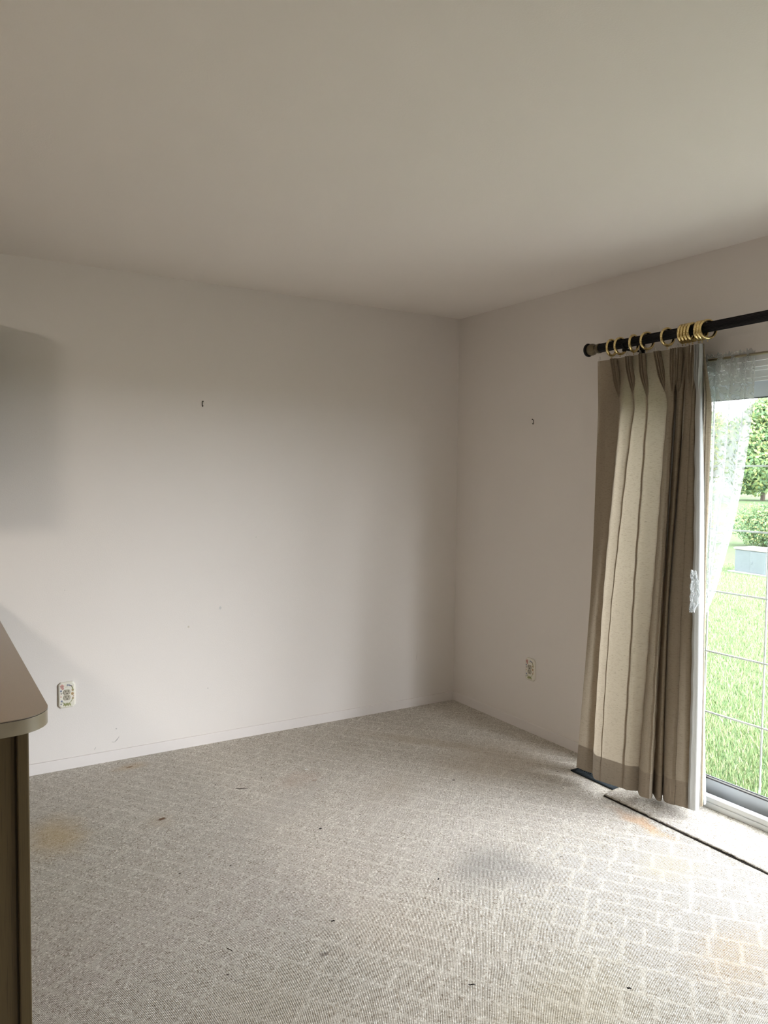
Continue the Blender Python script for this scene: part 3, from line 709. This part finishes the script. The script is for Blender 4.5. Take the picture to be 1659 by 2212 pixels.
# ------------------------------------------------------------------ picture nails
M_nail = flat('dark_iron', (.05, .04, .03), .5, .6)
def nail(loc, rot, lab):
    r = empty('picture_hook', loc, (0, 0, rot)); tag(r, lab, 'nail')
    MB().tube([(0, .006, .003), (0, -.010, .009)], .0013, 8).tube([(0, -.009, .0087), (0, -.0118, .0095)], .0032, 10).build('nail', M_nail, r, smooth=True)
    MB().box((-.0022, -.0002, -.016), (.0022, -.0014, .008)).tube([(0, -.001, -.014), (0, -.005, -.018), (.001, -.009, -.016), (.001, -.010, -.011)], .0016, 6).build('hook', M_nail, r)
nail((-1.6696, 0, 1.816), 0, 'small nail and hook high on the wide left wall')
nail((0, -.703, 1.762), -PI/2, 'small nail and hook on the narrow wall left of the drape')

# ------------------------------------------------------------------ crumbs and bits on the carpet
M_twig = flat('dry_twig', (.10, .08, .065), .8); M_bit = flat('black_crumb', (.015, .012, .012), .8); M_lint = flat('white_lint', (.75, .73, .7), .9)
def twig(x, y, a, l, r, lab, mat=M_twig, curl=.1):
    mb = MB(); pts = [(math.cos(a)*t*l+math.sin(a)*curl*l*math.sin(t*3), math.sin(a)*t*l-math.cos(a)*curl*l*math.sin(t*3), .0035+.001*math.sin(t*9)) for t in np.linspace(-.5, .5, 7)]
    mb.tube(pts, [r*.5, r, r*1.1, r, r, r*.8, r*.4], 6); o = mb.build('debris', mat); o.location = (x, y, .001)
    return tag(o, lab, 'debris')
twig(-1.70, -.656, -.25, .055, .0016, 'thin dry twig lying on the carpet below the left wall')
twig(-1.628, -2.267, .3, .016, .0014, 'forked black crumb on the carpet near the bottom edge of the view', M_bit, .4)
twig(-1.251, -2.508, -.6, .013, .002, 'black crumb on the carpet toward the orange stain', M_bit)
twig(-1.568, -1.192, .1, .012, .0022, 'black crumb in the middle of the carpet', M_bit)
twig(-1.825, -1.79, .2, .012, .0018, 'black crumb on the carpet left of the grey smudge', M_bit, .3)
twig(-2.166, -1.762, -.4, .022, .0013, 'thin dark thread on the carpet near the cabinet', M_twig, .4)
twig(-1.377, -1.754, .6, .008, .0022, 'tiny black crumb beside the grey smudge on the carpet', M_bit)
twig(-.795, -1.067, 0, .012, .0018, 'dark crumb on the shaded carpet before the drape', M_bit, .3)
twig(-1.345, -.60, .1, .014, .0022, 'scrap of white lint on the carpet near the wall', M_lint, .3)

# ------------------------------------------------------------------ outdoors
def lawn_mat():
    t = NT('lawn_grass', .9, .1); P = t.pos()
    a = t.noise(P, .9, 4, .6); b = t.noise(P, 38, 3, .7); c = t.noise(P, 7, 3, .6)
    col = t.mix(a, (.075, .12, .05), (.115, .15, .065)); col = t.mix(t.ramp(c, .5, .68, 0, .7), col, (.13, .125, .08))
    col = t.mix(t.ramp(b, .35, .65, 0, .6), col, (.05, .09, .04)); t.color(col); t.bump(b, .6, .03); return t.m
M_lawn = lawn_mat(); GZ = -.15
struct(MB().box((T+.01, -5.6, GZ-.02), (2.3, -2.9, GZ+.05)).build('bounce_slab', flat('bounce_concrete', (.38, .36, .33), .9)))  # unseen slab added outside the door to bounce daylight onto the ceiling
lw = MB().box((T, -45, GZ-.2), (110, 80, GZ)).build('ground', M_lawn); struct(lw)
def blade_mat():
    t = NT('grass_blade', .8, .15); t.b.inputs['Base Color'].default_value = (.12, .2, .06, 1)
    gi = t.n('ShaderNodeNewGeometry'); n = t.ramp(gi.outputs['Random Per Island'], 0, 1, 0, 1)
    c = t.mix(n, (.15, .23, .10), (.26, .32, .15)); c = t.mix(t.ramp(gi.outputs['Random Per Island'], .86, .88, 0, 1), c, (.38, .34, .22)); t.color(c); return t.m
def grass():
    n = 170000
    x = .45+9.5*rng.random(n)**1.3; y = -3.0+(x*.55+3.0)*rng.random(n)+x*.25
    k_ = ~((abs(x-9.1) < .5) & (abs(y-3.62) < .5)); x, y = x[k_], y[k_]; n = len(x)
    a = rng.random(n)*2*PI; h = .018+.032*rng.random(n); w_ = .0022+.002*rng.random(n); lx, ly = (rng.random((2, n))-.5)*.04
    ca, sa = np.cos(a)*w_, np.sin(a)*w_
    V = np.empty((n, 3, 3)); V[:, 0] = np.stack([x-ca, y-sa, np.full(n, GZ)], 1); V[:, 1] = np.stack([x+ca, y+sa, np.full(n, GZ)], 1); V[:, 2] = np.stack([x+lx, y+ly, GZ+h], 1)
    me = bpy.data.meshes.new('grass'); me.vertices.add(3*n); me.vertices.foreach_set('co', V.reshape(-1)); me.loops.add(3*n); me.loops.foreach_set('vertex_index', np.arange(3*n))
    me.polygons.add(n); me.polygons.foreach_set('loop_start', np.arange(n)*3); me.update(calc_edges=True); me.materials.append(blade_mat())
    o = bpy.data.objects.new('grass', me); COL.objects.link(o); tag(o, 'short mown grass growing just beyond the sliding door', 'grass', kind='stuff')
grass()
def leaf_mat(name, c0, c1, c2):
    t = NT(name, .7, .2); gi = t.n('ShaderNodeNewGeometry'); q = gi.outputs['Random Per Island']
    col = t.mix(t.ramp(q, 0, .6), c0, c1); col = t.mix(t.ramp(q, .7, 1), col, c2)
    df = t.n('ShaderNodeBsdfDiffuse'); tl = t.n('ShaderNodeBsdfTranslucent'); t.link(col, df.inputs[0]); t.link(col, tl.inputs[0])
    mx = t.n('ShaderNodeMixShader'); mx.inputs[0].default_value = .35; t.link(df.outputs[0], mx.inputs[1]); t.link(tl.outputs[0], mx.inputs[2]); t.link(mx.outputs[0], t.out.inputs[0]); return t.m
LM = [leaf_mat('tree_leaves', (.13, .22, .12), (.24, .34, .15), (.5, .5, .2)), leaf_mat('yellowing_leaves', (.18, .27, .12), (.34, .39, .15), (.6, .54, .2)), leaf_mat('shrub_leaves', (.11, .19, .10), (.2, .29, .14), (.42, .40, .17))]
M_bark = flat('grey_bark', (.10, .08, .06), .9)
def foliage(blobs, n, size, mat, parent):
    tot = sum(b[3]**2 for b in blobs); Vs = []
    for (bx, by, bz, br) in blobs:
        k = int(n*br**2/tot); d = rng.normal(size=(k, 3)); d /= np.linalg.norm(d, axis=1)[:, None]
        rad = br*(.62+.4*rng.random(k)); c = np.array([bx, by, bz])+d*rad[:, None]*np.array([1, 1, .9])
        u_ = rng.normal(size=(k, 3)); u_ /= np.linalg.norm(u_, axis=1)[:, None]; v_ = np.cross(u_, d+1e-3); v_ /= np.linalg.norm(v_, axis=1)[:, None]
        s = size*(.6+.8*rng.random(k))[:, None]
        Vs.append(np.stack([c-u_*s*.5, c+v_*s*.28, c+u_*s*.5, c-v_*s*.28], 1))
    V = np.concatenate(Vs); k = len(V); me = bpy.data.meshes.new('foliage'); me.vertices.add(4*k); me.vertices.foreach_set('co', V.reshape(-1)); me.loops.add(4*k); me.loops.foreach_set('vertex_index', np.arange(4*k))
    me.polygons.add(k); me.polygons.foreach_set('loop_start', np.arange(k)*4); me.update(calc_edges=True); me.materials.append(mat)
    o = bpy.data.objects.new('foliage', me); COL.objects.link(o); o.parent = parent; return o
def tree(x, y, h, r, mat, lab, n=9000, size=.34, seed=0, cat='tree', group=None, trunk=True, name='tree'):
    rr = random.Random(seed); e = empty(name, (x, y, GZ)); tag(e, lab, cat, group)
    bl = []
    for k in range(16):
        zz = h*(.18+.72*rr.random()); rad = r*(1-abs(zz/h-.45)*.9); a = rr.random()*2*PI
        q = rad*.62*rr.random()**.5; bl.append((q*math.cos(a), q*math.sin(a), zz, rad*(.38+.25*rr.random())))
    bl.append((0, 0, h*.5, r*.7))
    foliage(bl, n, size, mat, e)
    mb = MB().tube([(0, 0, -.05), (.02*h, 0, h*.3), (0, .02*h, h*.62), (0, 0, h*.85)], [.035*h*.6, .026*h*.6, .015*h*.6, .004*h], 8)
    for k in range(5):
        a = k*1.3+rr.random(); mb.tube([(0, 0, h*(.2+.1*k)), (math.cos(a)*r*.35, math.sin(a)*r*.35, h*(.32+.1*k)), (math.cos(a)*r*.6, math.sin(a)*r*.6, h*(.45+.1*k))], [.012*h*.5, .008*h*.5, .003*h*.5], 6)
    mb.build('trunk' if name == 'tree' else 'stems', M_bark, e, smooth=True); return e
G = 'trees along the far side of the lawn'
tree(47, 27.3, 7.6, 3.6, LM[0], 'bushy dark green tree across the lawn, seen just right of the lace curtain', 26000, .26, 1, group=G)
tree(50, 35.4, 6.6, 3.9, LM[1], 'lower yellow-green tree across the lawn, seen through the lace curtain', 26000, .26, 2, group=G)
tree(45, 19.2, 6.4, 3.4, LM[1], 'yellow-tinged round tree across the lawn, beyond the right door sash', 16000, .3, 3, group=G)
tree(48, 44.5, 8.0, 4.2, LM[0], 'wide dark green tree hidden mostly by the lace curtain', 14000, .34, 4, group=G)
tree(52, 10.5, 8.5, 4.6, LM[0], 'large dark green tree at the far right end of the lawn', 14000, .34, 5, group=G)
G = 'shrubs in a row behind the utility box'
labs = ['yellow-green shrub behind the left end of the utility box', 'dark branching shrub directly behind the utility box', 'green shrub past the right end of the utility box', 'leafy shrub seen through the lace curtain', 'rounded shrub beyond the right door sash']
for k, (x, y) in enumerate([(13.3, 8.1), (13.8, 6.5), (14.3, 4.9), (12.8, 9.7), (14.8, 3.3)]):
    tree(x, y, 1.0, .78, LM[2] if k % 2 else LM[1], labs[k], 9000, .06, 20+k, 'shrub', G, name='shrub')
# green-white utility box standing on the lawn
M_box = flat('pale_green_enamel', (.14, .165, .17), .5, 0, .3, .05, 5); M_boxl = flat('paler_lid', (.33, .31, .28), .5, 0, .3, .08, 5)  # lid coloured lighter than the housing
ub = empty('utility_box', (9.1, 3.62, GZ), (0, 0, -.12)); tag(ub, 'pale green metal utility box standing on the lawn before the shrubs', 'utility box')
MB().box((-.22, -.30, 0), (.22, .32, .385)).build('housing', M_box, ub, bevel=.01)
MB().box((-.24, -.32, .385), (.24, .34, .425)).build('lid', M_boxl, ub, bevel=.014)
MB().box((-.232, -.285, .02), (-.22, .005, .37)).box((-.240, -.04, .17), (-.232, -.015, .21)).build('door', M_box, ub, bevel=.004)
MB().box((-.3, -.38, -.04), (.3, .40, .02)).build('pad', flat('grey_concrete', (.2, .2, .19), .9), ub, bevel=.01)
